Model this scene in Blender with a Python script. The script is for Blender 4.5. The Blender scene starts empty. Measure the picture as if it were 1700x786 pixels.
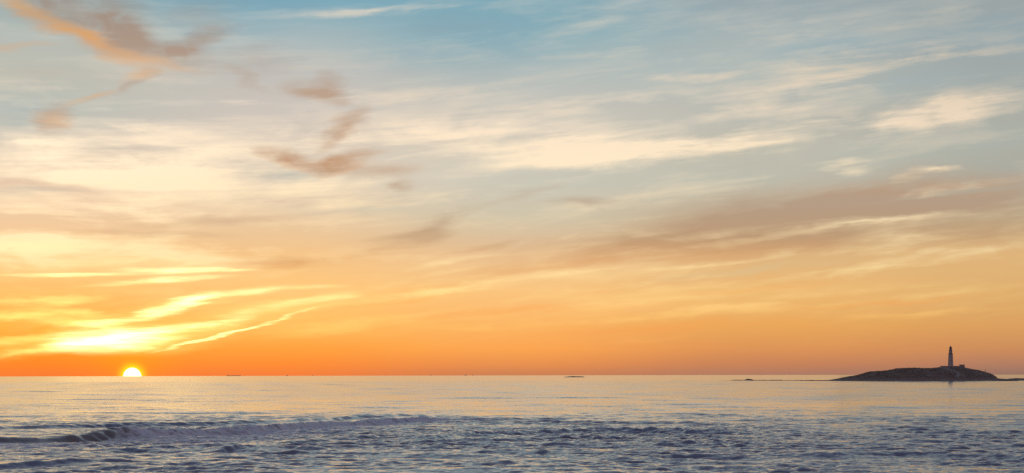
import bpy, bmesh, math, random
import numpy as np
from mathutils import Vector

random.seed(7)
rng = np.random.default_rng(11)
scene = bpy.context.scene
COL = scene.collection
R = math.radians

# ------------------------------------------------------------------ geometry of the place
F = 3172.0            # focal length in photo pixels (30 degree wide view)
CX, EY = 850.0, 617.0 # photo column of the view axis, photo row of eye level
TILT = 0.00184        # the photograph leans by a tenth of a degree
EYE = 16.0            # camera height above the sea, metres
R2 = 1.48e7           # twice the (refracted) earth radius


def drop(d):
    return d * d / R2


def row(px, py):
    return py - (CX - px) * TILT


def sky(px, py):
    """photo pixel -> (azimuth, elevation) in degrees"""
    u = (px - CX) / F
    v = (EY - row(px, py)) / F
    az = math.atan(u)
    return math.degrees(az), math.degrees(math.atan(v * math.cos(az)))


def ground(px, py):
    """photo pixel of a point on the sea -> metres"""
    t = (row(px, py) - EY) / F
    y = EYE / t
    for _ in range(30):
        y = (EYE + drop(y)) / t
        if y > 20000:
            y = 20000
            break
    return (px - CX) / F * y, y


def lin(c):
    out = []
    for v in c:
        v = v / 255.0
        out.append(v / 12.92 if v <= 0.04045 else ((v + 0.055) / 1.055) ** 2.4)
    return tuple(out)


# ------------------------------------------------------------------ node helper
class NT:
    def __init__(self, tree):
        self.t = tree
        self.t.nodes.clear()

    def n(self, typ, **kw):
        nd = self.t.nodes.new(typ)
        for k, v in kw.items():
            setattr(nd, k, v)
        return nd

    def put(self, sock, v):
        if isinstance(v, bpy.types.NodeSocket):
            self.t.links.new(v, sock)
        elif isinstance(v, (int, float)):
            if sock.type == 'RGBA':
                sock.default_value = (v, v, v, 1)
            elif sock.type == 'VECTOR':
                sock.default_value = (v, v, v)
            else:
                sock.default_value = v
        else:
            v = tuple(v)
            if sock.type == 'RGBA' and len(v) == 3:
                v = v + (1,)
            sock.default_value = v

    def m(self, op, a, b=None, c=None, clamp=False):
        nd = self.n('ShaderNodeMath', operation=op, use_clamp=clamp)
        self.put(nd.inputs[0], a)
        if b is not None:
            self.put(nd.inputs[1], b)
        if c is not None:
            self.put(nd.inputs[2], c)
        return nd.outputs[0]

    def v(self, op, a, b=None, c=None, scale=None):
        nd = self.n('ShaderNodeVectorMath', operation=op)
        self.put(nd.inputs[0], a)
        if b is not None:
            self.put(nd.inputs[1], b)
        if c is not None:
            self.put(nd.inputs[2], c)
        if scale is not None:
            self.put(nd.inputs['Scale'], scale)
        return nd.outputs['Value'] if op in ('LENGTH', 'DOT_PRODUCT', 'DISTANCE') else nd.outputs['Vector']

    def xyz(self, x, y, z):
        nd = self.n('ShaderNodeCombineXYZ')
        for s, v in zip(nd.inputs, (x, y, z)):
            self.put(s, v)
        return nd.outputs[0]

    def sep(self, v):
        nd = self.n('ShaderNodeSeparateXYZ')
        self.put(nd.inputs[0], v)
        return nd.outputs

    def rng(self, v, a, b, lo, hi, smooth=True):
        nd = self.n('ShaderNodeMapRange', interpolation_type='SMOOTHSTEP' if smooth else 'LINEAR')
        nd.clamp = True
        for s, q in zip(nd.inputs[:5], (v, a, b, lo, hi)):
            self.put(s, q)
        return nd.outputs[0]

    def noise(self, vec, scale, detail=4.0, rough=0.55, dist=0.0, color=False):
        nd = self.n('ShaderNodeTexNoise', noise_dimensions='3D')
        self.put(nd.inputs['Vector'], vec)
        self.put(nd.inputs['Scale'], scale)
        self.put(nd.inputs['Detail'], detail)
        self.put(nd.inputs['Roughness'], rough)
        self.put(nd.inputs['Distortion'], dist)
        return nd.outputs['Color'] if color else nd.outputs[0]

    def mapping(self, vec, loc=(0, 0, 0), rot=(0, 0, 0), scale=(1, 1, 1), typ='POINT'):
        nd = self.n('ShaderNodeMapping', vector_type=typ)
        self.put(nd.inputs['Vector'], vec)
        nd.inputs['Location'].default_value = loc
        nd.inputs['Rotation'].default_value = rot
        nd.inputs['Scale'].default_value = scale
        return nd.outputs[0]

    def mix(self, f, a, b, blend='MIX'):
        nd = self.n('ShaderNodeMix', data_type='RGBA', blend_type=blend)
        nd.clamp_factor = True
        self.put(nd.inputs[0], f)
        self.put(nd.inputs[6], a)
        self.put(nd.inputs[7], b)
        return nd.outputs[2]

    def ramp(self, f, stops):
        nd = self.n('ShaderNodeValToRGB')
        cr = nd.color_ramp
        cr.interpolation = 'EASE' if False else 'LINEAR'
        while len(cr.elements) < len(stops):
            cr.elements.new(0.5)
        for e, (p, c) in zip(cr.elements, stops):
            e.position = p
            e.color = tuple(c) + (1,)
        self.put(nd.inputs[0], f)
        return nd.outputs[0]


# ------------------------------------------------------------------ the sky
SUN_AZ, SUN_EL = sky(219.5, 625.5)


def build_world():
    w = bpy.data.worlds.new("World")
    scene.world = w
    w.use_nodes = True
    N = NT(w.node_tree)
    tc = N.n('ShaderNodeTexCoord')
    D = N.v('NORMALIZE', tc.outputs['Generated'])
    x, y, z = N.sep(D)
    az = N.m('MULTIPLY', N.m('ARCTAN2', x, y), 180 / math.pi)
    el = N.m('MULTIPLY', N.m('ARCSINE', z), 180 / math.pi)

    # wind-combed coordinates: cloud bands rise a little towards the north (right)
    a1 = N.m('MINIMUM', N.m('MAXIMUM', N.m('ADD', az, 13.0), 0.0), 10.0)
    a2 = N.m('MINIMUM', N.m('MAXIMUM', N.m('ADD', az, 3.0), 0.0), 40.0)
    elc = N.m('SUBTRACT', el, N.m('ADD', N.m('MULTIPLY', N.m('MULTIPLY', a1, a1), 0.0050), N.m('MULTIPLY', a2, 0.10)))
    P = N.xyz(az, el, 0.0)
    C = N.xyz(az, elc, 0.0)

    warp = N.noise(N.mapping(C, scale=(0.28, 0.95, 1)), 1.0, 5.0, 0.58, 0.0, True)
    wv = N.v('SUBTRACT', warp, (0.5, 0.5, 0.5))
    PW = N.v('ADD', P, N.v('MULTIPLY', wv, (3.4, 0.95, 0)))
    comb = N.noise(N.mapping(C, loc=(3, 7, 2), scale=(0.5, 4.5, 1)), 1.0, 4.0, 0.6, 0.0, True)
    cv = N.v('SUBTRACT', comb, (0.5, 0.5, 0.5))
    PS = N.v('ADD', P, N.v('MULTIPLY', cv, (1.5, 0.16, 0)))
    PW = N.v('ADD', PW, N.v('MULTIPLY', cv, (1.6, 0.10, 0)))
    PD = N.v('ADD', P, N.v('ADD', N.v('MULTIPLY', wv, (2.2, 0.75, 0)), N.v('MULTIPLY', cv, (0.8, 0.08, 0))))
    n_big = N.noise(N.mapping(C, loc=(11, 3, 0), scale=(0.16, 0.8, 1)), 1.0, 6.0, 0.58, 0.3)
    n_str = N.noise(N.mapping(C, loc=(5, 1, 4), scale=(0.13, 1.75, 1)), 1.0, 7.0, 0.57, 0.4)
    n_mid = N.noise(N.mapping(C, loc=(21, 5, 9), scale=(0.34, 1.25, 1)), 1.0, 7.0, 0.62, 0.7)
    n_puf = N.noise(N.mapping(P, loc=(4, 13, 2), rot=(0, 0, 0.35), scale=(0.75, 1.5, 1)), 1.0, 6.0, 0.6, 0.7)
    n_fin = N.noise(N.mapping(C, loc=(2, 9, 4), scale=(0.7, 9.0, 1)), 1.0, 4.0, 0.62, 0.2)

    # clear-air colours: elevation rows at five azimuths
    rows = [0, 60, 120, 180, 240, 300, 360, 420, 480, 540, 580, 605, 622]
    cols = {
        50: [(150,170,172),(180,188,182),(188,188,176),(184,190,182),(214,202,184),(234,208,180),(240,204,164),(252,208,146),(255,198,114),(255,183,74),(255,155,40),(255,135,42),(250,125,52)],
        450: [(120,168,186),(166,184,187),(190,190,185),(203,196,187),(214,203,188),(218,204,184),(230,201,165),(243,198,140),(254,200,124),(255,190,94),(255,160,62),(255,142,55),(246,128,60)],
        850: [(124,168,182),(142,177,185),(178,188,186),(198,196,187),(214,206,189),(208,202,186),(205,195,170),(228,190,146),(248,198,130),(250,180,100),(250,165,82),(232,145,80),(205,128,84)],
        1280: [(152,167,172),(168,181,182),(174,185,182),(186,187,178),(190,188,174),(188,186,171),(198,178,148),(218,180,130),(236,188,120),(232,168,92),(220,148,88),(198,130,90),(172,122,100)],
        1690: [(154,165,166),(152,166,170),(159,169,168),(170,174,166),(170,174,165),(172,170,157),(188,166,134),(222,180,124),(222,175,112),(218,160,95),(203,140,92),(178,125,98),(148,114,100)],
    }
    lo, hi = -0.3, 11.3
    f_el = N.rng(el, lo, hi, 0.0, 1.0, False)
    base = None
    keys = sorted(cols)
    for i, k in enumerate(keys):
        st = []
        for r_, c in zip(rows, cols[k]):
            st.append(((sky(k, r_)[1] - lo) / (hi - lo), lin(c)))
        st.sort(key=lambda s: s[0])
        c_ = N.ramp(f_el, st)
        if base is None:
            base = c_
        else:
            fa = N.rng(az, sky(keys[i - 1], 400)[0], sky(k, 400)[0], 0.0, 1.0, True)
            base = N.mix(fa, base, c_)

    last = [0.0]

    def lay(coord, feats, kw=1.6):
        # each cloud takes the running sum along in z (divided away), so they are worked out one after another
        cx_, cy_, _ = N.sep(coord)
        acc = 0.0
        for (px, py, L, W, ang, s) in feats:
            a, e = sky(px, py)
            mp = N.mapping(N.xyz(cx_, cy_, last[0]), loc=(a, e, 0), rot=(0, 0, R(ang)), scale=(L * 1.2 / 55.4, W * kw / 55.4, 1e7), typ='TEXTURE')
            g = N.rng(N.v('LENGTH', mp), 0.0, 1.0, s, 0.0, True)
            acc = N.m('ADD', acc, g)
            last[0] = acc
        return acc

    bright = lay(PW, [q[:5] + (q[5] * (0.95 if q[0] < 650 else 1.0 if q[0] < 1000 else 1.15),) for q in BRIGHT])
    dark = lay(PD, DARK)
    orange = lay(PD, ORANGE)
    hot = lay(PS, HOT, 1.35)
    glowy = lay(PW, YELLOW)
    blue = lay(PW, [q[:5] + (q[5] * (0.9 if q[0] < 1000 else 0.6),) for q in BLUE])

    # cloud tints by elevation
    def tint(table):
        st = sorted(((sky(850, r_)[1] - lo) / (hi - lo), lin(c)) for r_, c in table)
        return N.ramp(f_el, st)
    c_bright = tint([(0,(205,205,196)),(60,(216,206,188)),(130,(232,214,190)),(210,(252,230,202)),(280,(255,234,200)),(350,(255,230,188)),(420,(255,226,172)),(480,(255,214,142)),(540,(255,196,110)),(610,(255,165,70))])
    east = N.m('ADD', N.rng(az, 2.0, 15.0, 1.0, 0.87, True), N.rng(az, -15.0, -4.0, 0.10, 0.0, True))
    c_bright = N.v('SCALE', c_bright, scale=east)
    c_dark = tint([(0,(152,138,127)),(90,(171,148,131)),(180,(189,161,138)),(270,(194,153,120)),(340,(178,154,132)),(395,(186,152,118)),(440,(222,166,110)),(500,(250,168,86)),(600,(250,140,60))])
    c_orange = tint([(0,(216,160,88)),(90,(222,160,98)),(170,(226,180,130)),(280,(230,176,128))])
    c_blue = tint([(0,(118,164,182)),(120,(144,172,181)),(220,(172,183,179)),(330,(194,196,180)),(420,(206,196,160))])

    s1 = N.m('MULTIPLY_ADD', n_str, 1.7, -0.85)           # about -0.5..0.5
    b1 = N.m('MULTIPLY_ADD', n_big, 1.6, -0.80)
    f1 = N.m('MULTIPLY_ADD', n_fin, 1.2, -0.60)
    m1 = N.m('MULTIPLY_ADD', n_mid, 1.6, -0.80)
    s1 = N.m('ADD', N.m('MULTIPLY', s1, 0.85), N.m('MULTIPLY', m1, 0.75))
    tex = N.m('ADD', N.m('MULTIPLY', s1, 0.75), N.m('ADD', N.m('MULTIPLY', b1, 0.55), N.m('MULTIPLY', f1, 0.24)))
    fade = N.rng(el, 0.1, 1.7, 0.15, 1.0, True)           # clear band above the sea
    texf = N.m('MULTIPLY', tex, fade)

    col = N.mix(N.m('MULTIPLY', blue, N.m('SUBTRACT', 1.0, texf), clamp=True), base, c_blue)
    bm = N.m('MULTIPLY_ADD', texf, 0.85, N.m('MULTIPLY', bright, N.m('MULTIPLY_ADD', texf, 2.3, 0.75)))
    bm = N.m('MAXIMUM', bm, 0.0)
    bm = N.m('MINIMUM', bm, 0.96)
    col = N.mix(bm, col, c_bright)
    dm = N.m('MULTIPLY_ADD', texf, -0.26, N.m('MULTIPLY', dark, N.m('MULTIPLY_ADD', N.m('ADD', N.m('MULTIPLY', texf, N.rng(el, 4.0, 7.5, 1.0, 0.3)), N.m('MULTIPLY', N.m('MULTIPLY_ADD', n_puf, 1.7, -0.85), N.rng(el, 3.8, 7.0, 0.35, 0.85))), -1.3, 0.90)))
    dm = N.m('MINIMUM', N.m('MAXIMUM', dm, 0.0), 0.95)
    col = N.mix(dm, col, c_dark)
    om = N.m('MULTIPLY', orange, N.m('MULTIPLY_ADD', texf, 0.8, 0.8), clamp=True)
    col = N.mix(om, col, c_orange)
    # high clouds burning near the sun
    sund = N.v('LENGTH', N.v('MULTIPLY', N.v('SUBTRACT', P, (SUN_AZ, SUN_EL, 0)), (1.0, 1.0, 0)))
    yl = N.m('MULTIPLY', glowy, N.m('MAXIMUM', N.m('MULTIPLY_ADD', texf, 1.6, 0.7), 0.0))
    col = N.v('ADD', col, N.v('SCALE', (0.30, 0.50, 0.16), scale=yl))
    hm = N.m('MULTIPLY', hot, N.m('MAXIMUM', N.m('ADD', N.m('MULTIPLY', f1, 2.0), N.m('MULTIPLY_ADD', s1, 1.0, 0.9)), 0.0))
    col = N.v('ADD', col, N.v('SCALE', (1.0, 0.74, 0.36), scale=hm))
    # glow and disc of the setting sun
    g1 = N.m('POWER', N.rng(sund, 0.0, 3.2, 1.0, 0.0, False), 3.0)
    col = N.v('ADD', col, N.v('SCALE', (0.22, 0.08, -0.02), scale=g1))
    g2 = N.m('POWER', N.rng(sund, 0.22, 0.60, 1.0, 0.0, False), 2.8)
    col = N.v('ADD', col, N.v('SCALE', (0.45, 0.75, 0.0), scale=g2))
    disc = N.rng(sund, 0.243, 0.268, 1.0, 0.0, True)
    col = N.v('ADD', col, N.v('SCALE', (2.2, 1.9, 1.3), scale=disc))

    # the rest of the dome: blue overhead, mauve dusk opposite the sun
    azn = N.m('ABSOLUTE', N.m('SUBTRACT', az, SUN_AZ))
    azn = N.m('MINIMUM', azn, N.m('SUBTRACT', 360.0, azn))
    up = N.ramp(N.rng(el, 0.0, 90.0, 0.0, 1.0, False), [
        (0.00, lin((170,150,140))), (0.14, lin((168,178,182))), (0.28, lin((146,160,176))), (0.55, lin((92,120,158))), (1.0, lin((52,92,136)))])
    back = N.ramp(N.rng(el, 0.0, 90.0, 0.0, 1.0, False), [
        (0.00, lin((128,116,134))), (0.07, lin((192,152,158))), (0.22, lin((172,156,174))), (0.55, lin((100,126,160))), (1.0, lin((52,92,136)))])
    dome = N.mix(N.rng(azn, 50.0, 130.0, 0.0, 1.0, True), up, back)
    hi_f = N.rng(el, 11.0, 24.0, 0.0, 1.0, True)
    sd_f = N.rng(azn, 34.0, 75.0, 0.0, 1.0, True)
    col = N.mix(N.m('MAXIMUM', hi_f, sd_f), col, dome)

    bg = N.n('ShaderNodeBackground')
    N.put(bg.inputs[0], col)
    bg.inputs[1].default_value = 1.0
    # physical twilight sky under it
    st = N.n('ShaderNodeTexSky', sky_type='NISHITA')
    st.sun_disc = False
    st.sun_elevation = R(0.3)
    st.sun_rotation = R(SUN_AZ)
    st.altitude = 10
    st.dust_density = 2.0
    bg2 = N.n('ShaderNodeBackground')
    N.put(bg2.inputs[0], st.outputs[0])
    bg2.inputs[1].default_value = 0.004
    ad = N.n('ShaderNodeAddShader')
    N.t.links.new(bg.outputs[0], ad.inputs[0])
    N.t.links.new(bg2.outputs[0], ad.inputs[1])
    out = N.n('ShaderNodeOutputWorld')
    N.t.links.new(ad.outputs[0], out.inputs[0])


# each cloud: photo x, y, half length, half width (px), rise to the right (degrees), density
BRIGHT = [
    (300,272,370,60,0,.85),(150,285,230,28,-3,.6),(620,225,220,26,2,.4),(800,222,310,34,1,.80),(960,250,290,24,3,.70),(1230,230,150,18,7,.60),
    (1450,104,230,30,4,.85),(1050,255,330,11,5,.55),(1540,180,230,16,4,.5),(1560,95,100,20,0,.35),(1160,128,85,7,2,.50),(1420,195,140,18,-2,.60),(1590,180,140,28,8,.55),
    (1390,272,75,9,0,.60),(1560,287,62,5,1,.60),(1480,301,110,7,7,.45),(1370,313,90,6,5,.40),
    (530,325,160,16,0,.60),(700,158,220,20,2,.40),(540,28,130,10,2,.40),(650,20,110,5,7,.50),(400,172,50,8,0,.40),
    (240,215,70,6,0,.5),(60,238,90,7,0,.5),(230,352,130,14,-3,.45),(70,355,80,8,-8,.45),(60,388,90,14,6,.65),
    (150,422,220,26,-3,.85),(40,432,80,16,-6,.5),(60,375,100,20,5,.5),(300,415,150,12,0,.5),(520,392,110,12,0,.55),(950,346,90,8,0,.30),(1000,25,120,20,20,.25),(1300,40,260,14,5,.30),(1620,15,160,10,6,.25),
    (700,488,190,6,11,.75),(900,456,230,10,7,.6),(640,470,140,5,8,.4),(1230,434,260,8,6,.7),(1000,428,160,8,8,.35),(1520,404,220,10,7,.45),
    (700,528,220,12,5,.40),(1080,498,300,14,5,.35),(1500,440,260,12,5,.40),(1560,485,190,8,2,.35),
    (120,350,160,20,-4,.5),(330,345,160,12,2,.4),(60,410,110,18,4,.5),(260,395,180,10,-2,.5),(420,408,140,8,2,.5),(560,372,160,9,3,.4),(350,430,200,9,2,.5),
    (1330,150,230,22,5,.40),(1240,182,160,12,8,.35),(1010,172,250,16,5,.30),(1480,215,160,12,5,.35),(1150,252,200,10,6,.35),(1330,60,230,9,6,.35),(1100,80,230,9,4,.25),
    (1540,318,150,6,6,.5),(1420,330,130,5,6,.4),(1180,410,220,6,6,.45),(1480,372,150,6,5,.5),(1050,470,240,7,6,.5),(1400,455,260,7,5,.5),(1620,420,150,8,6,.5),(850,500,220,7,8,.45),(1180,520,260,8,4,.35),(720,440,180,6,6,.4),(880,395,200,6,6,.3),(560,300,120,8,4,.3),(720,330,160,8,6,.3),(480,365,150,8,4,.4),
    (980,530,200,6,4,.45),(1300,505,240,6,4,.45),(760,545,160,6,4,.4),(1550,520,180,5,2,.35),(1150,560,220,5,3,.3),(620,545,140,7,5,.35),(1420,480,200,6,4,.45),
    (480,455,160,8,3,.35),(620,430,160,7,4,.30),(1350,376,160,7,6,.40),(1600,330,90,6,4,.35),
]
DARK = [
    (100,18,150,34,-24,.85),(195,36,75,42,-30,.8),(275,84,95,20,-16,.85),(335,64,70,20,22,.75),(430,100,90,22,0,.3),(330,20,80,18,10,.25),(400,128,60,10,-25,.35),
    (225,135,48,9,35,.50),(150,165,62,9,22,.40),(88,192,26,30,80,.65),(84,215,16,24,80,.4),
    (515,155,50,16,-12,.7),(548,148,40,22,30,.75),(578,198,44,19,35,.7),(478,262,55,14,-19,.85),(572,270,70,13,13,.85),(525,279,40,14,0,.5),(552,228,46,14,40,.55),
    (640,283,80,12,0,.40),(665,308,32,8,6,.5),(730,375,75,15,20,.5),(650,402,90,15,20,.40),(800,408,75,8,10,.5),(870,325,90,8,16,.25),
    (470,432,120,12,0,.70),(1080,402,260,26,5,.75),(1340,358,330,50,6,1.0),(1500,335,200,30,6,.5),(1480,368,160,5,5,-.9),(1280,392,180,5,6,-.7),(1560,322,150,5,5,-.7),(1420,338,120,4,6,-.5),(1180,385,150,5,6,-.5),(1620,362,120,6,7,-.6),(1600,345,210,34,8,.65),(1340,402,300,14,6,.60),(1660,385,150,16,10,.5),
    (890,445,160,10,6,.45),(960,338,70,9,0,.45),(40,304,70,7,0,.3),(150,314,140,8,0,.25),(340,368,160,9,3,.3),(250,388,150,7,-2,.3),
    (240,495,170,18,6,.3),(60,475,120,12,0,.2),(700,478,130,8,7,.30),(1150,470,200,7,5,.25),(1650,300,120,10,4,.30),
    (1000,512,220,5,4,.3),(1250,480,220,5,5,.3),(1480,500,200,5,3,.3),(820,520,180,5,5,.3),(640,505,150,5,8,.3),
    (1100,545,260,8,3,.25),(180,525,60,6,4,.3),
]
ORANGE = [
    (62,32,165,14,-24,.65),(175,78,110,12,-22,.72),(262,101,70,9,-14,.5),(228,124,34,6,18,.45),(150,162,60,6,21,.45),(20,76,75,6,6,.4),(98,204,18,24,80,.45),
    (480,278,55,6,-20,.35),(570,283,60,5,14,.3),
]
BLUE = [
    (800,55,220,62,4,.75),(430,10,160,20,-4,.75),(1080,25,90,30,0,.45),(1390,75,160,14,5,.55),(1640,60,120,30,6,.35),(40,195,80,36,0,.55),
    (950,300,220,36,5,.50),(1500,250,260,30,6,.40),(1180,300,160,26,5,.35),(470,294,90,12,0,.55),(300,60,80,18,0,.4),(400,55,120,16,0,.35),(1520,140,140,16,6,.4),
    (600,345,180,8,2,.35),(1230,450,180,6,4,.35),(1120,470,120,8,4,.3),(60,325,110,8,3,.35),
]
HOT = [
    (120,457,135,4,1,.75),(290,449,110,6,1,.75),(370,447,70,4,0,.45),(250,468,110,5,4,.55),(320,461,80,5,3,.50),
    (185,535,85,6,6,.80),(262,519,48,10,8,1.3),(320,500,60,10,14,1.2),(400,486,95,6,7,.5),(500,478,80,4,3,.22),
    (190,563,110,22,3,2.2),(130,573,80,9,9,.65),(290,545,120,8,6,1.1),(370,533,65,6,10,.6),(420,516,80,7,11,.3),(510,499,100,6,9,.22),
    (328,567,85,2.6,13.5,1.1),(405,548,45,2.6,15,.9),(470,527,70,3.0,17,.55),(545,498,75,4,9,.2),
]
YELLOW = [
    (95,576,110,13,8,1.2),(30,588,50,5,5,.6),(250,560,150,18,5,.7),(60,500,130,6,4,1.1),(35,522,120,7,5,1.0),(120,515,100,5,-3,.8),(35,562,90,8,9,1.1),(130,530,110,8,3,.8),(300,508,140,16,10,.4),
    (60,405,110,16,-3,.18),(190,440,200,8,1,.12),(440,520,160,16,12,.35),(560,545,150,10,6,.25),(620,500,200,14,9,.25),
]
build_world()

# ------------------------------------------------------------------ camera
cam_d = bpy.data.cameras.new("Camera")
cam = bpy.data.objects.new("Camera", cam_d)
COL.objects.link(cam)
cam_d.sensor_width = 36.0
cam_d.lens = 36.0 * F / 1700.0
cam_d.shift_y = (EY - 393.0) / 1700.0
cam_d.clip_start = 0.5
cam_d.clip_end = 200000.0
cam.location = (0, 0, EYE)
cam.rotation_mode = 'XYZ'
cam.rotation_euler = (R(90), math.atan(TILT) * ROLL_SIGN if 'ROLL_SIGN' in globals() else math.atan(TILT), 0)
scene.camera = cam

# ------------------------------------------------------------------ sun lamp
sd = bpy.data.lights.new("Sun", 'SUN')
so = bpy.data.objects.new("Sun", sd)
COL.objects.link(so)
sd.energy = 0.05
sd.angle = R(42.0)
sd.color = (1.0, 0.62, 0.28)
a, e = R(SUN_AZ), R(0.35)
to_sun = Vector((math.sin(a) * math.cos(e), math.cos(a) * math.cos(e), math.sin(e)))
so.rotation_euler = to_sun.to_track_quat('Z', 'Y').to_euler()
so.location = (-200, 300, 200)


# ------------------------------------------------------------------ helpers for objects
def tag(o, label=None, cat=None, group=None, kind=None):
    if label: o['label'] = label
    if cat: o['category'] = cat
    if group: o['group'] = group
    if kind: o['kind'] = kind
    return o


def empty(name, loc):
    o = bpy.data.objects.new(name, None)
    COL.objects.link(o)
    o.location = loc
    o.empty_display_size = 2
    return o


def obj(name, bm, mat, parent=None, smooth=False):
    me = bpy.data.meshes.new(name)
    bm.normal_update()
    bm.to_mesh(me)
    bm.free()
    me.materials.append(mat)
    if smooth:
        for p in me.polygons:
            p.use_smooth = True
    o = bpy.data.objects.new(name, me)
    COL.objects.link(o)
    if parent:
        o.parent = parent
    return o


def box(bm, x0, x1, y0, y1, z0, z1):
    v = [bm.verts.new(p) for p in ((x0,y0,z0),(x1,y0,z0),(x1,y1,z0),(x0,y1,z0),(x0,y0,z1),(x1,y0,z1),(x1,y1,z1),(x0,y1,z1))]
    for f in ((0,3,2,1),(4,5,6,7),(0,1,5,4),(1,2,6,5),(2,3,7,6),(3,0,4,7)):
        bm.faces.new([v[i] for i in f])


def lathe(bm, prof, seg=32, cx=0, cy=0):
    rings = []
    for r, z in prof:
        rings.append([bm.verts.new((cx + r * math.cos(2 * math.pi * i / seg), cy + r * math.sin(2 * math.pi * i / seg), z)) for i in range(seg)])
    for a_, b_ in zip(rings, rings[1:]):
        for i in range(seg):
            j = (i + 1) % seg
            bm.faces.new((a_[i], a_[j], b_[j], b_[i]))
    bm.faces.new(rings[0][::-1])
    bm.faces.new(rings[-1])


def rod(bm, p, q, r, seg=8):
    p, q = Vector(p), Vector(q)
    d = (q - p).normalized()
    u = d.orthogonal().normalized()
    w = d.cross(u)
    ra, rb = [], []
    for i in range(seg):
        t = 2 * math.pi * i / seg
        o = (u * math.cos(t) + w * math.sin(t)) * r
        ra.append(bm.verts.new(p + o)); rb.append(bm.verts.new(q + o))
    for i in range(seg):
        j = (i + 1) % seg
        bm.faces.new((ra[i], ra[j], rb[j], rb[i]))
    bm.faces.new(ra[::-1]); bm.faces.new(rb)


def plain(name, col, rough=0.8, var=0.25, scale=0.6, col2=None, metallic=0.0):
    m = bpy.data.materials.new(name)
    m.use_nodes = True
    N = NT(m.node_tree)
    tc = N.n('ShaderNodeTexCoord')
    n = N.noise(tc.outputs['Object'], scale, 5, 0.6)
    c2 = col2 if col2 else tuple(c * (1 - var) for c in col)
    f = N.rng(n, 0.35, 0.65, 0, 1)
    c = N.mix(f, col, c2)
    b = N.n('ShaderNodeBsdfPrincipled')
    N.put(b.inputs['Base Color'], c)
    b.inputs['Roughness'].default_value = rough
    b.inputs['Metallic'].default_value = metallic
    bp = N.n('ShaderNodeBump')
    bp.inputs['Strength'].default_value = 0.4
    bp.inputs['Distance'].default_value = 0.1
    N.put(bp.inputs['Height'], N.noise(tc.outputs['Object'], scale * 4, 4, 0.6))
    N.t.links.new(bp.outputs[0], b.inputs['Normal'])
    o = N.n('ShaderNodeOutputMaterial')
    N.t.links.new(b.outputs[0], o.inputs[0])
    return m


M_WHITE = plain('limewash', (0.45, 0.38, 0.335), 0.85, 0.2, 0.35)
M_STONE = plain('stone', (0.31, 0.255, 0.22), 0.9, 0.3, 0.5)
M_TRIM = plain('stone_trim', (0.39, 0.33, 0.29), 0.85, 0.2, 0.8)
M_METAL = plain('dark_metal', (0.08, 0.07, 0.065), 0.5, 0.3, 1.5, metallic=0.4)
M_GLASS = plain('lantern_glass', (0.10, 0.11, 0.12), 0.12, 0.1, 0.5)
M_PANE = plain('window_glass', (0.03, 0.035, 0.04), 0.15, 0.1, 0.5)
M_WOOD = plain('weathered_wood', (0.10, 0.075, 0.055), 0.85, 0.4, 1.2)
M_ROCK = plain('wet_rock', (0.17, 0.135, 0.115), 0.55, 0.5, 0.35)
M_SAND = plain('track_sand', (0.25, 0.187, 0.148), 0.95, 0.25, 0.2)
M_SCRUB = plain('scrub_leaves', (0.155, 0.102, 0.068), 0.9, 0.4, 0.4, (0.175, 0.116, 0.08))
M_HULL = plain('hull_paint', (0.42, 0.33, 0.27), 0.6, 0.3, 0.2)
M_CABIN = plain('cabin_paint', (0.4, 0.37, 0.34), 0.6, 0.2, 0.4)


# ------------------------------------------------------------------ smooth value noise for numpy
def vnoise(x, y, seed):
    xi = np.floor(x).astype(np.int64); yi = np.floor(y).astype(np.int64)
    fx = x - xi; fy = y - yi
    fx = fx * fx * fx * (fx * (fx * 6 - 15) + 10); fy = fy * fy * fy * (fy * (fy * 6 - 15) + 10)

    def h(i, j):
        n = (i * 374761393 + j * 668265263 + seed * 974711) & 0x7fffffff
        n = ((n ^ (n >> 13)) * 1274126177) & 0x7fffffff
        n = n ^ (n >> 16)
        return (n & 0xffff) / 65535.0
    a_ = h(xi, yi); b_ = h(xi + 1, yi); c_ = h(xi, yi + 1); d_ = h(xi + 1, yi + 1)
    return (a_ * (1 - fx) + b_ * fx) * (1 - fy) + (c_ * (1 - fx) + d_ * fx) * fy


def fbm(x, y, seed, octv=4, gain=0.5):
    t = 0; a_ = 1; s = 0
    for o in range(octv):
        t = t + a_ * vnoise(x * 2 ** o, y * 2 ** o, seed + 17 * o); s += a_; a_ *= gain
    return t / s


def sstep(a_, b_, x):
    t = np.clip((x - a_) / (b_ - a_), 0, 1)
    return t * t * (3 - 2 * t)


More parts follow.
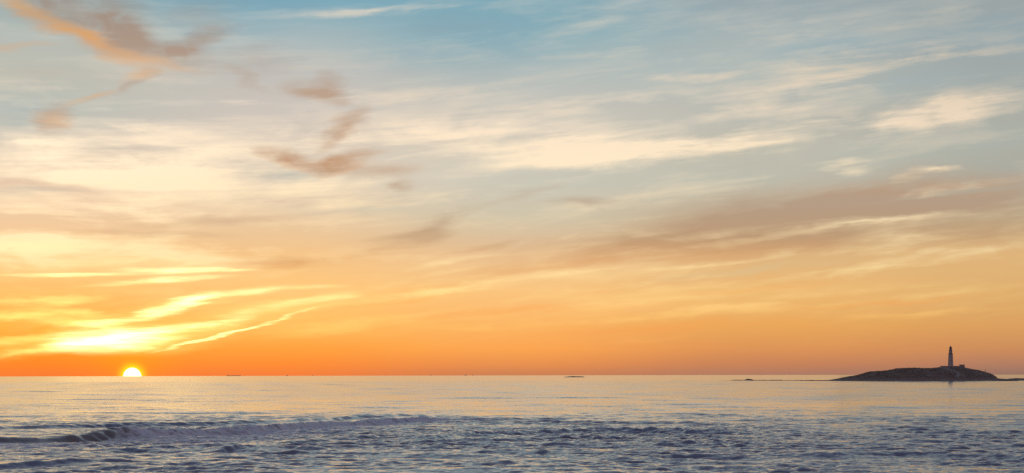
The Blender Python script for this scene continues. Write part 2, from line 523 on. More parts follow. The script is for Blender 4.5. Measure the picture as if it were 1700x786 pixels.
# ------------------------------------------------------------------ the sea
def build_sea():
    # azimuth columns: dense across the view, coarse round the rest
    dense = np.linspace(R(-17.5), R(17.5), 1050)
    coarse_r = R(17.5) + np.cumsum(np.geomspace(R(0.05), R(12), 40))
    coarse_r = coarse_r[coarse_r < R(179)]
    th = np.concatenate([-coarse_r[::-1], dense, coarse_r])
    # range rows
    rr = [3.0, 30.0, 80.0, 140.0, 190.0, 225.0, 250.0]
    r = 262.0
    while r < 700:
        rr.append(r); r += 0.42 + max(0, (r - 420)) * 0.0024
    while r < 3400:
        rr.append(r); r *= 1.0024
    while r < 30000:
        rr.append(r); r *= 1.03
    rr = np.array(rr)
    TH, RR = np.meshgrid(th, rr)
    X = RR * np.sin(TH); Y = RR * np.cos(TH)
    dr = np.gradient(rr)[:, None] * np.ones_like(TH)
    hgt = np.zeros_like(X); gx = np.zeros_like(X); gy = np.zeros_like(X)

    near = sstep(900, 380, RR)
    patch = fbm(X / 55, Y / 90, 5, 3)
    patch2 = fbm(X / 22, Y / 30, 9, 3)
    # travelling waves towards the beach, crests roughly along x
    lam = np.concatenate([np.geomspace(70, 24, 9), np.geomspace(22, 7, 16), np.geomspace(6.5, 2.2, 22)])
    for k, l in enumerate(lam):
        spread = 0.30 if l > 22 else (0.36 if l > 6.8 else 0.5)
        ang = -math.pi / 2 - 0.22 + rng.normal(0, spread)
        kx, ky = math.cos(ang) * 2 * math.pi / l, math.sin(ang) * 2 * math.pi / l
        steep = 0.009 if l > 22 else (0.022 if l > 6.8 else 0.050)
        amp = steep * l / (2 * math.pi)
        lod = sstep(1.6, 4.0, l / np.maximum(dr, 0.3))
        mod = (0.35 + 1.3 * patch) if l > 8 else (3.2 * np.clip(patch2 - .12, 0, 1) ** 1.5 + .1)
        if l < 22:
            mod = mod * (0.25 + 0.85 * near)
        ph = kx * X + ky * Y + rng.uniform(0, 6.28) + 1.4 * (patch - .5)
        A = amp * lod * mod
        hgt += A * np.sin(ph)
        gx += -A * 0.8 * math.cos(ang) * -np.cos(ph) * -1
        gy += -A * 0.8 * math.sin(ang) * -np.cos(ph) * -1

    foam = np.zeros_like(X)

    def crest(pts, wf, wb, foam_amt=0.0, foam_len=8.0, wob=1.5, seed=1, trough=0.2, face_foam=0.0, amod=.5):
        """pts: photo points at the mid-height of the front face with crest height in m"""
        nonlocal hgt, foam
        P = []
        for px, py, A in pts:
            gx_, gy_ = ground(px, py)
            P.append((gx_, gy_, A))
        P = np.array(P)
        o = np.argsort(P[:, 0]); P = P[o]
        Yc = np.interp(X, P[:, 0], P[:, 1])
        A = np.interp(X, P[:, 0], P[:, 2], left=P[0, 2], right=0)
        sl = np.gradient(P[:, 1]) / np.maximum(np.gradient(P[:, 0]), 1e-3)
        sl = np.clip(np.interp(X, P[:, 0], sl), -3, 3)
        edge = sstep(P[0, 0] - 6, P[0, 0] + 4, X) if P[0, 2] == 0 else 1.0
        A = A * edge * (0.7 if amod > .4 else 1.0)
        n1 = fbm(X / 16, Y / 60, seed, 4) - .5
        n2 = fbm(X / 3.0, Y / 5.0, seed + 3, 3) - .5
        s = (Y - Yc) / np.sqrt(1 + sl * sl) + n1 * wob * 4 + n2 * wob * .6
        A = A * (1 + amod * (1.4 * n1 + 0.5 * n2))
        prof = np.where(s < 0, np.exp(-(s / wf) ** 2), np.exp(-(s / wb) ** 2))
        tr = -trough * np.exp(-((s + 2.6 * wf) / (1.8 * wf)) ** 2)
        hgt += A * (prof + tr)
        if foam_amt:
            band = sstep(-foam_len * 2.2, -foam_len * .3, s) * sstep(1.5, -0.5, s)
            foam = np.maximum(foam, foam_amt * band * np.clip(A / .5, 0, 1))
        if face_foam:
            foam = np.maximum(foam, face_foam * sstep(1.6, .2, s) * sstep(-wf * 1.4, -wf * .2, s) * np.clip(A, 0, 1))

    # the breaking wave on the left and its tail to the middle
    crest([(-260,742,1.7),(0,735,1.6),(110,732,1.5),(205,727,1.75),(330,722,1.6),(430,717,1.5),(540,708,1.3),(640,703,1.2),(760,699,1.0),(850,697,.7),(960,695,0)],
          2.4, 10, 0.0, 8, .38, 21, 0.22, 0.0, .2)
    # smooth swell line behind it
    crest([(-200,716,.9),(0,713,.9),(180,709,1.0),(330,706,.9),(480,701,.8),(600,694,.8),(720,691,.6),(800,690,0)], 3.0, 9, 0, 8, .5, 33, .15, 0, .3)
    crest([(150,694,0),(330,692,.35),(420,693,.35),(480,694,0)], 4, 8, 0, 8, .8, 35, .1)
    # lesser crests in the shallows
    crest([(290,756,0),(340,752,.6),(400,748,.8),(470,748,.7),(540,750,.5),(620,752,0)], 1.5, 4, 0, 5, .7, 41, .15, 0, .25)
    crest([(-150,780,1.0),(0,776,1.0),(110,771,1.1),(200,768,.9),(300,769,.4),(340,769,0)], 1.7, 5, 0, 5, .7, 43, .2)
    crest([(80,756,0),(250,747,.7),(450,738,.7),(650,725,.5),(740,722,0)], 1.8, 6, 0, 5, .8, 45, .2)
    crest([(250,764,0),(310,760,.6),(380,760,.5),(420,761,0)], 1.5, 4, 0, 5, .7, 44, .2)
    crest([(640,730,0),(720,727,.9),(800,722,1.0),(900,719,1.0),(1010,717,1.0),(1120,718,.9),(1230,720,.7),(1320,724,0)], 3.2, 9, 0, 9, 1.4, 51, .15)
    crest([(620,738,0),(760,733,.9),(860,732,.8),(960,729,.7),(1060,731,0)], 2.2, 6, 0, 7, 1.1, 52, .15)
    crest([(620,772,0),(660,768,.5),(700,769,0)], 1.4, 4, 0, 4, .6, 55, .2)
    crest([(740,774,0),(820,771,.5),(920,769,.6),(1010,771,.45),(1100,773,0)], 1.6, 5, 0, 4, .8, 57, .2)
    crest([(740,756,0),(800,753,.6),(900,754,.5),(960,757,0)], 1.6, 5, 0, 4, .8, 58, .2)
    crest([(960,765,0),(1060,761,.35),(1180,760,.4),(1300,763,0)], 1.7, 5, 0, 4, .8, 61, .2)
    crest([(1300,762,0),(1400,757,.6),(1500,757,.8),(1620,760,.8),(1760,766,.6),(1850,770,0)], 2.0, 6, 0, 4, .9, 63, .2)
    crest([(1230,782,0),(1290,776,.6),(1350,774,.7),(1430,778,0)], 1.6, 5, 0, 4, .8, 65, .2)
    crest([(1440,738,0),(1520,734,.6),(1600,735,.6),(1700,738,0)], 2.2, 6, 0, 4, .9, 66, .2)
    crest([(1100,735,0),(1200,733,.5),(1300,735,0)], 2.2, 6, 0, 4, .9, 67, .2)
    crest([(900,670,0),(1000,666,.25),(1150,663,.25),(1300,664,0)], 9, 20, 0, 4, 2, 71, .1)
    crest([(1350,677,0),(1450,672,.3),(1600,668,.3),(1700,668,.25)], 8, 18, 0, 4, 2, 72, .1)

    # foam: sheets left behind the breaker, lacy further out
    bx, by = ground(300, 722)
    ln = [(-260,742),(0,735),(110,732),(205,727),(330,722),(430,717),(540,708),(640,703),(760,699),(850,697),(900,696)]
    G = np.array([ground(*p) for p in ln])
    Yc = np.interp(X, G[:, 0], G[:, 1])
    sl = np.clip(np.interp(X, G[:, 0], np.gradient(G[:, 1]) / np.gradient(G[:, 0])), -3, 3)
    s = (Y - Yc) / np.sqrt(1 + sl * sl) + (fbm(X / 16, Y / 60, 21, 4) - .5) * 1.5
    w1 = ground(190, 735)[0]; w0 = ground(120, 735)[0]; w2 = ground(700, 702)[0]; w3 = ground(900, 697)[0]
    along = sstep(w0, w1, X) * sstep(w3, w2, X)
    sheet = sstep(-75, -15, s) * sstep(2.0, 0.2, s)
    sheet = sheet * (1 - sstep(-9, -5, s) * (1 - along))
    foam = np.maximum(foam, (1.0 * sstep(-13, -6, s) * sstep(2.6, 1.2, s) * along))
    foam = np.maximum(foam, 0.72 * sheet * sstep(w3, w2 - 20, X))
    # right-hand rough patch
    q0, q1 = ground(640, 730), ground(1300, 722)
    patchR = sstep(ground(560, 730)[0], ground(760, 725)[0], X) * sstep(ground(1450, 722)[0], ground(1200, 722)[0], X)
    patchR = patchR * sstep(390, 440, Y) * sstep(590, 520, Y)
    foam = np.maximum(foam, 0.24 * patchR)
    foam = np.maximum(foam, 0.27 * sstep(640, 400, Y))
    silt = sstep(w2, w0, X) * sstep(-30, -4, s) * sstep(30, 6, s)
    chop = 0.34 + 0.42 * sstep(1700, 620, Y) + 0.50 * sstep(640, 400, Y) + 0.5 * np.clip(patchR + 0.5 * sheet, 0, 1)
    chop = chop * (0.45 + 1.1 * fbm(X / 16, Y / 26, 141, 3))
    lodc0 = sstep(0.4, 0.9, 0.9 / np.maximum(dr, 0.3))
    # rough water where it has broken: extra short chop
    rough = np.clip(np.maximum(along * sheet, patchR), 0, 1)
    lodc = sstep(0.4, 0.9, 0.9 / np.maximum(dr, 0.3))
    hgt += np.clip(foam - .6, 0, .4) * (fbm(X / 1.1, Y / 1.3, 87, 4, .6) - .5) * 2.2 * lodc0
    hgt += rough * (fbm(X / 1.6, Y / 2.2, 77, 4, .6) - .5) * 0.55 * lodc
    hgt += near * (fbm(X / 2.2, Y / 1.7, 79, 4, .6) - .5) * 0.34 * lodc * (0.4 + 1.2 * patch2)
    # spray knot on the crest
    sx, sy = ground(405, 720)
    hgt += 1.3 * np.exp(-((X - sx) / 1.2) ** 2 - ((Y - sy - 1) / 1.6) ** 2) * (0.4 + fbm(X / .7, Y / .9, 91, 2))
    # surf at the island's foot
    for px, wd, am in ((1618, 9, 1.0), (1560, 30, .35), (1480, 40, .3), (1660, 26, .4), (1340, 40, .35), (1265, 30, .4)):
        ix, iy = ground(px, 634.3 if px > 1400 else 632)
        foam = np.maximum(foam, am * np.exp(-((X - ix) / wd) ** 2 - ((Y - iy + 22) / 24) ** 2))

    X2 = X + gx; Y2 = Y + gy
    Z = hgt - drop(RR)
    nr, nc = X.shape
    co = np.stack([X2, Y2, Z], -1).reshape(-1, 3).astype(np.float32)
    # one more vertex behind the camera closes the sheet
    idx = np.arange(nr * nc).reshape(nr, nc)
    f = np.stack([idx[:-1, :-1], idx[:-1, 1:], idx[1:, 1:], idx[1:, :-1]], -1).reshape(-1, 4)
    wrap = np.stack([idx[:-1, -1], idx[:-1, 0], idx[1:, 0], idx[1:, -1]], -1)
    f = np.concatenate([f, wrap])[:, ::-1]
    me = bpy.data.meshes.new('sea')
    me.vertices.add(len(co)); me.vertices.foreach_set('co', co.ravel())
    me.loops.add(f.size); me.loops.foreach_set('vertex_index', f.ravel().astype(np.int32))
    me.polygons.add(len(f))
    me.polygons.foreach_set('loop_start', np.arange(0, f.size, 4, dtype=np.int32))
    me.polygons.foreach_set('loop_total', np.full(len(f), 4, dtype=np.int32))
    me.polygons.foreach_set('use_smooth', np.ones(len(f), dtype=bool))
    me.update(calc_edges=True)
    at = me.attributes.new('foam', 'FLOAT', 'POINT')
    at.data.foreach_set('value', np.clip(foam, 0, 1).ravel().astype(np.float32))
    for nm_, ar_ in (('silt', silt), ('chop', chop)):
        at = me.attributes.new(nm_, 'FLOAT', 'POINT')
        at.data.foreach_set('value', ar_.ravel().astype(np.float32))
    me.validate()
    o = bpy.data.objects.new('sea', me)
    COL.objects.link(o)
    tag(o, 'wide rippled sea with a low breaking wave on the left', 'sea', None, 'structure')

    m = bpy.data.materials.new('sea_water')
    m.use_nodes = True
    N = NT(m.node_tree)
    geo = N.n('ShaderNodeNewGeometry')
    Pz = geo.outputs['Position']
    P2 = N.v('MULTIPLY', Pz, (1, 1, 0))
    _, py, _ = N.sep(Pz)
    # wind ripples: random facet slopes at three sizes
    sA = N.v('SUBTRACT', N.noise(N.mapping(P2, scale=(0.22, 0.34, 1)), 1.0, 4, 0.6, 0.3, True), (.5, .5, .5))
    sB = N.v('SUBTRACT', N.noise(N.mapping(P2, loc=(31, 7, 0), scale=(1.3, 1.9, 1)), 1.0, 3, 0.6, 0.0, True), (.5, .5, .5))
    sC = N.v('SUBTRACT', N.noise(N.mapping(P2, loc=(13, 27, 0), scale=(0.42, 0.62, 1)), 1.0, 3, 0.55, 0.2, True), (.5, .5, .5))
    sL = N.v('SUBTRACT', N.noise(N.mapping(P2, loc=(3, 17, 0), scale=(0.030, 0.012, 1)), 1.0, 5, 0.62, 0.4, True), (.5, .5, .5))
    gust = N.noise(N.mapping(P2, loc=(8, 2, 0), scale=(0.006, 0.0028, 1)), 1.0, 4, 0.6, 0.3)
    gu = N.rng(gust, 0.36, 0.64, 0.65, 1.35)
    sl = N.v('ADD', N.v('SCALE', sA, scale=0.24), N.v('ADD', N.v('SCALE', sC, scale=0.34), N.v('ADD', N.v('SCALE', sB, scale=0.30), N.v('SCALE', sL, scale=0.12))))
    ch = N.n('ShaderNodeAttribute', attribute_name='chop').outputs['Fac']
    sl = N.v('MULTIPLY', N.v('SCALE', sl, scale=N.m('MULTIPLY', gu, ch)), (1, 1, 0))
    nrm = N.v('NORMALIZE', N.v('ADD', geo.outputs['Normal'], sl))
    at = N.n('ShaderNodeAttribute', attribute_name='foam')
    lace = N.noise(N.mapping(P2, scale=(0.55, 0.42, 1)), 1.0, 7, 0.68, 0.8)
    thr = N.m('SUBTRACT', 0.86, N.m('MULTIPLY', at.outputs['Fac'], 0.62))
    fm = N.rng(N.m('SUBTRACT', lace, thr), -0.10, 0.14, 0.0, 1.0)
    lace2 = N.noise(N.mapping(P2, loc=(9, 4, 0), rot=(0, 0, 1.0), scale=(0.16, 0.7, 1)), 1.0, 6, 0.62, 0.5)
    fm = N.m('MULTIPLY', fm, N.rng(lace2, 0.34, 0.58, 0.30, 1.0))
    fm = N.m('MULTIPLY', fm, N.rng(at.outputs['Fac'], 0.02, 0.25, 0.0, 1.0))
    w = N.n('ShaderNodeBsdfPrincipled')
    sil = N.n('ShaderNodeAttribute', attribute_name='silt').outputs['Fac']
    N.put(w.inputs['Base Color'], N.mix(N.m('MULTIPLY', sil, 0.8), (0.150, 0.130, 0.158), (0.17, 0.12, 0.09)))
    N.put(w.inputs['Roughness'], N.rng(py, 500.0, 1400.0, 0.08, 0.125))
    w.inputs['IOR'].default_value = 1.333
    N.put(w.inputs['Normal'], nrm)
    d = N.n('ShaderNodeBsdfPrincipled')
    N.put(d.inputs['Base Color'], (0.58, 0.50, 0.49))
    N.put(d.inputs['Roughness'], 0.7)
    bp = N.n('ShaderNodeBump')
    bp.inputs['Strength'].default_value = 0.9
    bp.inputs['Distance'].default_value = 0.25
    N.put(bp.inputs['Height'], lace)
    N.t.links.new(bp.outputs[0], d.inputs['Normal'])
    mx = N.n('ShaderNodeMixShader')
    N.put(mx.inputs[0], fm)
    N.t.links.new(w.outputs[0], mx.inputs[1])
    N.t.links.new(d.outputs[0], mx.inputs[2])
    out = N.n('ShaderNodeOutputMaterial')
    N.t.links.new(mx.outputs[0], out.inputs[0])
    me.materials.append(m)


build_sea()

# ------------------------------------------------------------------ the island
SHORE = 3110.0
RIDGE = 3185.0


def zat(py, d, px):
    return EYE - d * (row(px, py) - EY) / F   # world height that shows at that row at distance d


def pxx(px, d):
    return (px - CX) / F * d


SKYLINE = [(1230,637),(1300,636),(1345,635),(1365,633.4),(1380,631.4),(1390,629.8),(1400,628.2),(1412,625.6),(1425,624.2),(1435,621.2),(1445,618),(1460,617.4),(1475,615.8),
           (1490,612.8),(1500,612.4),(1520,611.6),(1530,612.6),(1545,612.4),(1555,610.8),(1562,610.3),(1575,609.8),(1592,609.8),(1600,611),(1610,613.6),
           (1625,616.6),(1637,619.8),(1645,624),(1650,627),(1656,629.2),(1672,630.2),(1685,628.8),(1700,629.0),(1740,628),(1790,630),(1840,634),(1880,637)]
SX = np.array([pxx(p[0], RIDGE) for p in SKYLINE])
SZ = np.array([zat(p[1], RIDGE, p[0]) for p in SKYLINE])


def island_z(x, y):
    x = np.asarray(x, float); y = np.asarray(y, float)
    zr = np.interp(x, SX, SZ) + 0.55
    hgt_ = np.clip(zr + 0.7, 0, None)
    depth = 20 + hgt_ * 2.9
    y0 = RIDGE - 6
    t = np.where(y < y0, (y0 - y) / (68 * np.clip(hgt_ / 12, .35, 1)), (y - y0) / (40 + depth))
    t = np.clip(t, 0, 1.6)
    prof = np.where(t < 1, np.cos(np.clip(t, 0, 1) * math.pi / 2) ** 0.85, -0.25 * (t - 1))
    z = hgt_ * prof - 0.7
    amp = np.clip(hgt_ / 10, 0, 1) * np.clip(t * 3, .25, 1)
    z = z + (fbm(x / 28, y / 28, 101, 4) - .5) * 3.4 * amp + (fbm(x / 6, y / 6, 103, 4) - .5) * 1.3 * np.clip(hgt_ / 6, .1, 1)
    # flat ground made for the lighthouse yard
    xc, yc = pxx(1580, RIDGE - 8), RIDGE - 8
    q = sstep(26, 17, np.abs(x - xc)) * sstep(22, 13, np.abs(y - yc))
    return z * (1 - q) + (YARD) * q


YARD = zat(610.6, RIDGE - 8, 1580)
ix = np.arange(SX[0] - 20, SX[-1] + 25, 2.2)
iy = np.arange(SHORE - 50, RIDGE + 170, 2.6)
IX, IY = np.meshgrid(ix, iy)
IZ = island_z(IX, IY)
nr, nc = IX.shape
me = bpy.data.meshes.new('island')
idx = np.arange(nr * nc).reshape(nr, nc)
f = np.stack([idx[:-1, :-1], idx[:-1, 1:], idx[1:, 1:], idx[1:, :-1]], -1).reshape(-1, 4)
me.from_pydata(np.stack([IX, IY, IZ], -1).reshape(-1, 3).tolist(), [], f.tolist())
for p in me.polygons:
    p.use_smooth = True
isl = bpy.data.objects.new('island', me)
COL.objects.link(isl)
tag(isl, 'low dark rocky headland carrying the lighthouse', 'island', None, 'structure')
m = bpy.data.materials.new('island_ground')
m.use_nodes = True
N = NT(m.node_tree)
geo = N.n('ShaderNodeNewGeometry')
P_ = geo.outputs['Position']
n1 = N.noise(P_, 0.035, 5, 0.6, 0.4)
n2 = N.noise(P_, 0.16, 5, 0.62)
_, _, pz = N.sep(P_)
c = N.mix(N.rng(n2, .36, .64, 0, 1), (0.20, 0.132, 0.094), (0.145, 0.098, 0.072))
c = N.mix(N.m('MULTIPLY', N.rng(n1, .52, .68, 0, 1), 0.45), c, (0.27, 0.205, 0.165))
low = N.m('MULTIPLY', N.rng(pz, 0.0, 5.0, 1.0, 0.0), N.rng(n2, .3, .7, .35, 1.0))
c = N.mix(N.m('MULTIPLY', low, 0.55), c, (0.24, 0.18, 0.15))
b = N.n('ShaderNodeBsdfPrincipled')
N.put(b.inputs['Base Color'], c)
b.inputs['Roughness'].default_value = 0.95
b.inputs['Specular IOR Level'].default_value = 0.1
o_ = N.n('ShaderNodeOutputMaterial')
N.t.links.new(b.outputs[0], o_.inputs[0])
me.materials.append(m)

# pale track from the shore up to the yard
pp = [(1588,633.4,0.02),(1590,631.5,.12),(1592,628.5,.28),(1586,625.5,.42),(1578,622.5,.56),(1571,618.5,.70),(1565,615.2,.82),(1561,613.0,.93)]
pts = []
for px, py, t in pp:
    y = SHORE + 6 + (RIDGE - 22 - SHORE) * t
    pts.append((pxx(px, y), y))
bm = bmesh.new()
prev = None
P0 = np.array(pts)
tt = np.linspace(0, len(P0) - 1, 60)
cx = np.interp(tt, range(len(P0)), P0[:, 0]); cy = np.interp(tt, range(len(P0)), P0[:, 1])
for k in range(60):
    wd = 3.2 + 1.2 * math.sin(k * .9) + (2.5 if k > 45 else 0)
    rowv = []
    for q in np.linspace(-1, 1, 7):
        x_, y_ = cx[k] + q * wd, cy[k] - 0.4 * abs(q)
        rowv.append(bm.verts.new((x_, y_, float(island_z(x_, y_)) + 0.28)))
    if prev:
        for a_, b_, c_, d_ in zip(prev, prev[1:], rowv[1:], rowv):
            bm.faces.new((a_, b_, c_, d_))
    prev = rowv
tr = obj('path', bm, M_SAND, None, True)
tag(tr, 'pale sandy track climbing the headland below the lighthouse', 'path', None, 'structure')

# low wind-cut scrub over the headland: one mass of leaf clumps
bm = bmesh.new()
XR = rng.uniform(SX[3], SX[-4], 9000); YR = rng.uniform(SHORE + 10, RIDGE + 40, 9000)
ZR = island_z(XR, YR)
PR = (fbm(XR / 14.0, YR / 14.0, 131, 3) > .5)
xc, yc = pxx(1580, RIDGE - 8), RIDGE - 8
OK_ = (ZR > 3.5) & (rng.random(9000) < .35 + .65 * PR) & ~((np.abs(XR - xc) < 27) & (np.abs(YR - yc) < 24))
OK_ &= np.min((cx[None] - XR[:, None]) ** 2 + (cy[None] - YR[:, None]) ** 2, axis=1) > 16
for x_, y_, z_ in list(zip(XR[OK_], YR[OK_], ZR[OK_]))[:2600]:
    s_ = random.uniform(.4, .9)
    for _ in range(9):
        c0 = Vector((x_ + random.gauss(0, s_ * .8), y_ + random.gauss(0, s_ * .8), z_ + abs(random.gauss(0, s_ * .45))))
        u = Vector((random.gauss(0, 1), random.gauss(0, 1), random.gauss(0, .6))).normalized() * s_ * .55
        w_ = Vector((random.gauss(0, 1), random.gauss(0, 1), random.gauss(0, 1))).normalized() * s_ * .4
        bm.faces.new([bm.verts.new(c0 + u), bm.verts.new(c0 + w_), bm.verts.new(c0 - u), bm.verts.new(c0 - w_)])
sc = obj('scrub', bm, M_SCRUB)
tag(sc, 'low dark scrub covering the headland', 'scrub', None, 'stuff')


# ------------------------------------------------------------------ lighthouse
LY = RIDGE - 8
LX = pxx(1578.2, LY)
lh = empty('lighthouse', (LX, LY, YARD - 0.3))
tag(lh, 'tall tapering pale stone lighthouse with galleries and dark domed lantern', 'lighthouse')
bm = bmesh.new()
lathe(bm, [(4.15,0),(4.1,1.2),(3.75,6),(3.5,12),(3.32,18),(3.25,20.6)], 40)
tower = obj('tower', bm, M_WHITE, lh, True)
bm = bmesh.new()
lathe(bm, [(4.75,0),(4.75,1.4),(4.5,1.9)], 40)
obj('plinth', bm, M_STONE, lh)
for k in range(8):   # buttress ribs up the tower
    t = 2 * math.pi * (k + .5) / 8
    bm = bmesh.new()
    for z0, z1, ra, rb in ((0.3, 20.4, 4.22, 3.36),):
        d_ = Vector((math.cos(t), math.sin(t), 0)); s_ = Vector((-d_.y, d_.x, 0)) * .42
        vs = []
        for z_, r_ in ((z0, ra), (z1, rb)):
            for q, e_ in ((-1, -.5), (1, -.5), (1, .22), (-1, .22)):
                p_ = d_ * (r_ + e_) + s_ * q
                vs.append(bm.verts.new((p_.x, p_.y, z_)))
        for fc in ((3,2,1,0),(4,5,6,7),(0,1,5,4),(1,2,6,5),(2,3,7,6),(3,0,4,7)):
            bm.faces.new([vs[i] for i in fc])
    obj('buttress', bm, M_TRIM, lh)
bm = bmesh.new()
lathe(bm, [(3.3,20.6),(3.85,21.1),(3.95,21.5),(3.95,21.9),(3.4,21.95)], 40)
obj('gallery', bm, M_TRIM, lh)


def railing(zb, r, n=18, h=1.0):
    bm_ = bmesh.new()
    pv = None
    for i in range(n + 1):
        t_ = 2 * math.pi * i / n
        p_ = Vector((r * math.cos(t_), r * math.sin(t_), zb))
        if i < n:
            rod(bm_, p_, p_ + Vector((0, 0, h)), .05, 5)
        if pv is not None:
            for hh in (h, h * .5):
                rod(bm_, pv + Vector((0, 0, hh)), p_ + Vector((0, 0, hh)), .05, 5)
        pv = p_
    return obj('railing', bm_, M_METAL, lh)


railing(21.93, 3.8)
bm = bmesh.new()
lathe(bm, [(2.75,21.96),(2.62,24.6),(2.6,26.2)], 32)
obj('watch_room', bm, M_STONE, lh, True)
bm = bmesh.new()
lathe(bm, [(2.6,26.2),(3.1,26.7),(3.15,27.1),(2.5,27.15)], 32)
obj('gallery', bm, M_TRIM, lh)
railing(27.12, 3.0, 16, .95)
bm = bmesh.new()
lathe(bm, [(2.45,27.16),(2.45,28.3),(2.3,28.35)], 24)
obj('lantern_base', bm, M_STONE, lh)
bm = bmesh.new()
lathe(bm, [(2.05,28.36),(2.05,30.9)], 16)
lg = obj('lantern_glass', bm, M_GLASS, lh)
bm = bmesh.new()
for i in range(12):
    t = 2 * math.pi * i / 12
    rod(bm, (2.13*math.cos(t),2.13*math.sin(t),28.36), (2.13*math.cos(t),2.13*math.sin(t),30.9), .07, 5)
obj('astragal', bm, M_METAL, lg)
bm = bmesh.new()
lathe(bm, [(2.5,30.9),(2.45,31.2),(2.2,31.9),(1.7,32.6),(.95,33.2),(.35,33.4),(.3,33.6)], 28)
dm = obj('dome', bm, M_METAL, lh, True)
bm = bmesh.new()
lathe(bm, [(.25,33.6),(.5,33.8),(.5,34.1),(.2,34.4),(.14,35.4)], 10)
obj('finial', bm, M_METAL, dm)
lh.scale = (1.0, 1.0, 1.06)
for zb in (5.5, 11.5, 17.0):
    r_ = float(np.interp(zb, [0, 1.2, 6, 12, 18, 20.6], [4.15, 4.1, 3.75, 3.5, 3.32, 3.25]))
    bm = bmesh.new()
    box(bm, -.45, .45, -r_ - .12, -r_ + .4, zb, zb + 1.5)
    wf = obj('window', bm, M_TRIM, lh)
    bm = bmesh.new()
    box(bm, -.3, .3, -r_ - .14, -r_ - .05, zb + .15, zb + 1.35)
    obj('pane', bm, M_PANE, wf)
bm = bmesh.new()
box(bm, -.65, .65, -4.82, -4.3, 0.05, 2.5)
obj('door', bm, M_WOOD, lh)

# ------------------------------------------------------------------ keepers' house round the foot of the tower
def house(name, x0, x1, y0, y1, h, label, cat, wins, parapet=.35, over=.25, base=None, wall=M_STONE):
    cxh, cyh = (x0 + x1) / 2, (y0 + y1) / 2
    zb = (YARD - .3) if base is None else base
    e_ = empty(name, (cxh, cyh, zb))
    tag(e_, label, cat)
    w, d = (x1 - x0) / 2, (y1 - y0) / 2
    bm = bmesh.new(); box(bm, -w, w, -d, d, -1.5, h)
    obj('wall', bm, wall, e_)
    bm = bmesh.new(); box(bm, -w - over, w + over, -d - over, d + over, h + .003, h + parapet)
    obj('roof', bm, M_TRIM, e_)
    for kind, px_, wz, ww, wh in wins:
        bm = bmesh.new(); box(bm, px_ - ww / 2 - .12, px_ + ww / 2 + .12, -d - .09, -d + .2, wz - .12, wz + wh + .12)
        fr = obj('door' if kind == 'door' else 'window', bm, M_WOOD if kind == 'door' else M_TRIM, e_)
        bm = bmesh.new(); box(bm, px_ - ww / 2, px_ + ww / 2, -d - .12, -d - .03, wz, wz + wh)
        obj('panel' if kind == 'door' else 'pane', bm, M_WOOD if kind == 'door' else M_PANE, fr)
    return e_


xa, xb = pxx(1561.5, LY - 8), pxx(1592, LY - 8)
wins = [('win', q, 1.0, .8, 1.1) for q in (-12, -8.5, -5, 5.5, 9, 12)] + [('door', 1.2, 0.0, 1.1, 2.1)]
house('keepers_house', xa, xb, LY - 12, LY - 5.2, 2.7, "long low flat-roofed keepers' house at the lighthouse foot", 'house', wins)
xa, xb = pxx(1593.4, LY - 4), pxx(1600.6, LY - 4)
house('watchtower', xa, xb, LY - 8, LY - 1, 5.2, 'squat square flat-roofed tower beside the lighthouse on the right', 'tower',
      [('win', -1.4, 3.0, .7, .9), ('door', 1.3, 0.2, 1.0, 2.0)], .8, .45, YARD - 1.0)

# slim post on the right shoulder of the headland
xp = pxx(1636, RIDGE - 6); yp = RIDGE - 6
zp = float(island_z(xp, yp))
po = empty('post', (xp, yp, zp - .3)); tag(po, 'slim dark post standing on the right slope of the headland', 'post')
bm = bmesh.new(); rod(bm, (0, 0, 0), (0, 0, 4.6), .28, 8); obj('shaft', bm, M_WOOD, po)
bm = bmesh.new(); box(bm, -.5, .5, -.25, .25, 4.6, 5.3); obj('cap', bm, M_METAL, po)


# ------------------------------------------------------------------ rocks awash
def rock(name, px, py, L, W, H, label, group, seed):
    x_, y_ = ground(px, py)
    bm_ = bmesh.new()
    bmesh.ops.create_icosphere(bm_, subdivisions=4, radius=1)
    for v in bm_.verts:
        p_ = v.co.copy()
        n_ = float(fbm(np.array(p_.x * 2.2 + seed * 3.1 + 9), np.array(p_.y * 2.2 + p_.z * 1.7 + seed), seed, 4))
        k_ = .55 + .9 * n_
        v.co = Vector((p_.x * L / 2 * (.8 + .4 * n_), p_.y * W / 2 * k_, (p_.z * k_) * H if p_.z > 0 else p_.z * .8))
    o = obj(name, bm_, M_ROCK, None, False)
    o.location = (x_, y_, -drop(math.hypot(x_, y_)) - .1)
    tag(o, label, 'rock', group)
    return o


reef = [(1228,631.8,34,1.0),(1243,631.6,16,2.2),(1262,632,40,1.0),(1284,632.2,24,1.2),(1293,632.2,14,1.7),(1316,632.3,44,1.0),(1342,632.6,34,1.3),(1362,632.8,30,1.5)]
lab = ['flat dark rock at the far left end of the reef', 'knobbly upright rock on the left part of the reef', 'long flat rock right of the knobbly reef rock',
       'short low rock near the middle of the reef', 'pointed small rock near the middle of the reef', 'longest low rock of the reef, right of its middle',
       'low rock second from the headland on the reef', 'dark low rock of the reef nearest the headland']
for k, (px, py, L, H) in enumerate(reef):
    rock('rock', px, py, L, 9 + (k % 3) * 3, H, lab[k], 'reef rocks left of the headland', 200 + k)
rock('rock', 953, 626.6, 62, 16, 3.0, 'lone dark flat rock awash near the horizon in mid sea', None, 231)
rock('rock', 1668, 633.0, 40, 10, 2.2, 'dark boulder ledge at the right foot of the headland', None, 241)


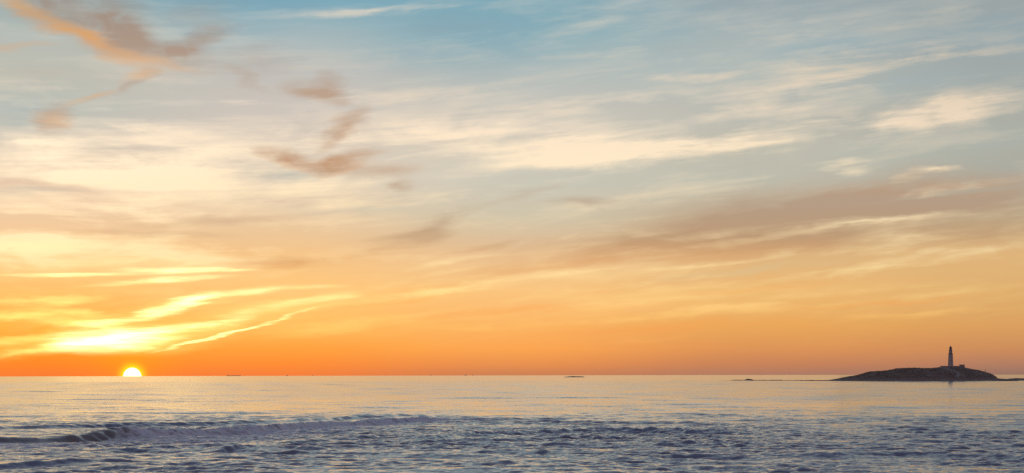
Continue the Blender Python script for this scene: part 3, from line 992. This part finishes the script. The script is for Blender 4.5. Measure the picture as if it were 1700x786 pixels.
# ------------------------------------------------------------------ vessels on the horizon
def boat(px, d, L, label, mast, name='fishing_boat', group='boats far out on the horizon', cargo=False):
    x_ = pxx(px, d)
    e_ = empty(name, (x_, d, -drop(math.hypot(x_, d))))
    tag(e_, label, 'ship' if cargo else 'boat', None if cargo else group)
    w = L * .16
    fb = L * (.024 if cargo else .14)
    bm_ = bmesh.new()
    sec = []
    for t in np.linspace(-1, 1, 13):
        wd = w * .5 * (1 - max(0, t) ** 3 * .97) * (1 if t > -.9 else .85)
        sh = fb * (1 + .45 * max(0, t) ** 2)
        sec.append([bm_.verts.new((t * L / 2, q * wd, z_)) for q, z_ in ((-1, sh), (-.8, -.5), (.8, -.5), (1, sh))])
    for a_, b_ in zip(sec, sec[1:]):
        for i in range(4):
            j = (i + 1) % 4
            bm_.faces.new((a_[i], b_[i], b_[j], a_[j]))
    bm_.faces.new(sec[0]); bm_.faces.new(sec[-1][::-1])
    obj('hull', bm_, M_HULL, e_)
    bm_ = bmesh.new()
    if cargo:
        box(bm_, -L * .44, -L * .34, -w * .4, w * .4, fb + .01, fb + 2.6)
        box(bm_, -L * .43, -L * .36, -w * .45, w * .45, fb + 2.61, fb + 3.6)
    else:
        box(bm_, -L * .2, L * .12, -w * .3, w * .3, fb + .01, fb + L * .16)
        box(bm_, -L * .12, L * .1, -w * .26, w * .26, fb + L * .16 + .01, fb + L * .26)
    obj('wheelhouse', bm_, M_CABIN, e_)
    bm_ = bmesh.new()
    mx_ = -L * .38 if cargo else -L * .05
    zb = fb + (3.6 if cargo else L * .26)
    rod(bm_, (mx_, 0, zb), (mx_, 0, zb + mast), .25 if not cargo else .4, 6)
    obj('mast', bm_, M_METAL, e_)
    if cargo:
        for k in range(3):
            bm_ = bmesh.new()
            box(bm_, -L * .28 + k * L * .24, -L * .08 + k * L * .24, -w * .4, w * .4, fb + .01, fb + 1.6)
            obj('hatch', bm_, M_HULL, e_)
    e_.rotation_euler = (0, 0, random.uniform(-.3, .3))
    return e_


boat(388, 16800, 126, 'long low cargo ship hull far out on the horizon right of the sun', 5, 'cargo_ship', None, True)
boat(476.5, 14200, 15, 'tiny boat on the horizon between the cargo ship and the masted boat', 3)
boat(519, 14200, 12, 'tiny boat with tall mast on the horizon right of the sun', 9)
boat(715, 14200, 11, 'lone tiny boat on the horizon left of the pair of boats', 3)
boat(773, 14200, 17, 'broader left boat of the pair on the horizon in mid picture', 2.5)
boat(785, 14200, 12, 'narrower right boat of the pair on the horizon in mid picture', 5)

# ------------------------------------------------------------------ render settings
vs = scene.view_settings
vs.view_transform = 'Standard'
vs.look = 'None'
vs.exposure = 0.0
vs.gamma = 1.0
vs.use_curve_mapping = False
scene.render.engine = 'CYCLES'
cy_ = scene.cycles
cy_.use_denoising = False
cy_.max_bounces = 4
cy_.glossy_bounces = 3
cy_.diffuse_bounces = 2
cy_.sample_clamp_indirect = 4.0
cy_.sample_clamp_direct = 0.0
cy_.caustics_reflective = False
cy_.caustics_refractive = False
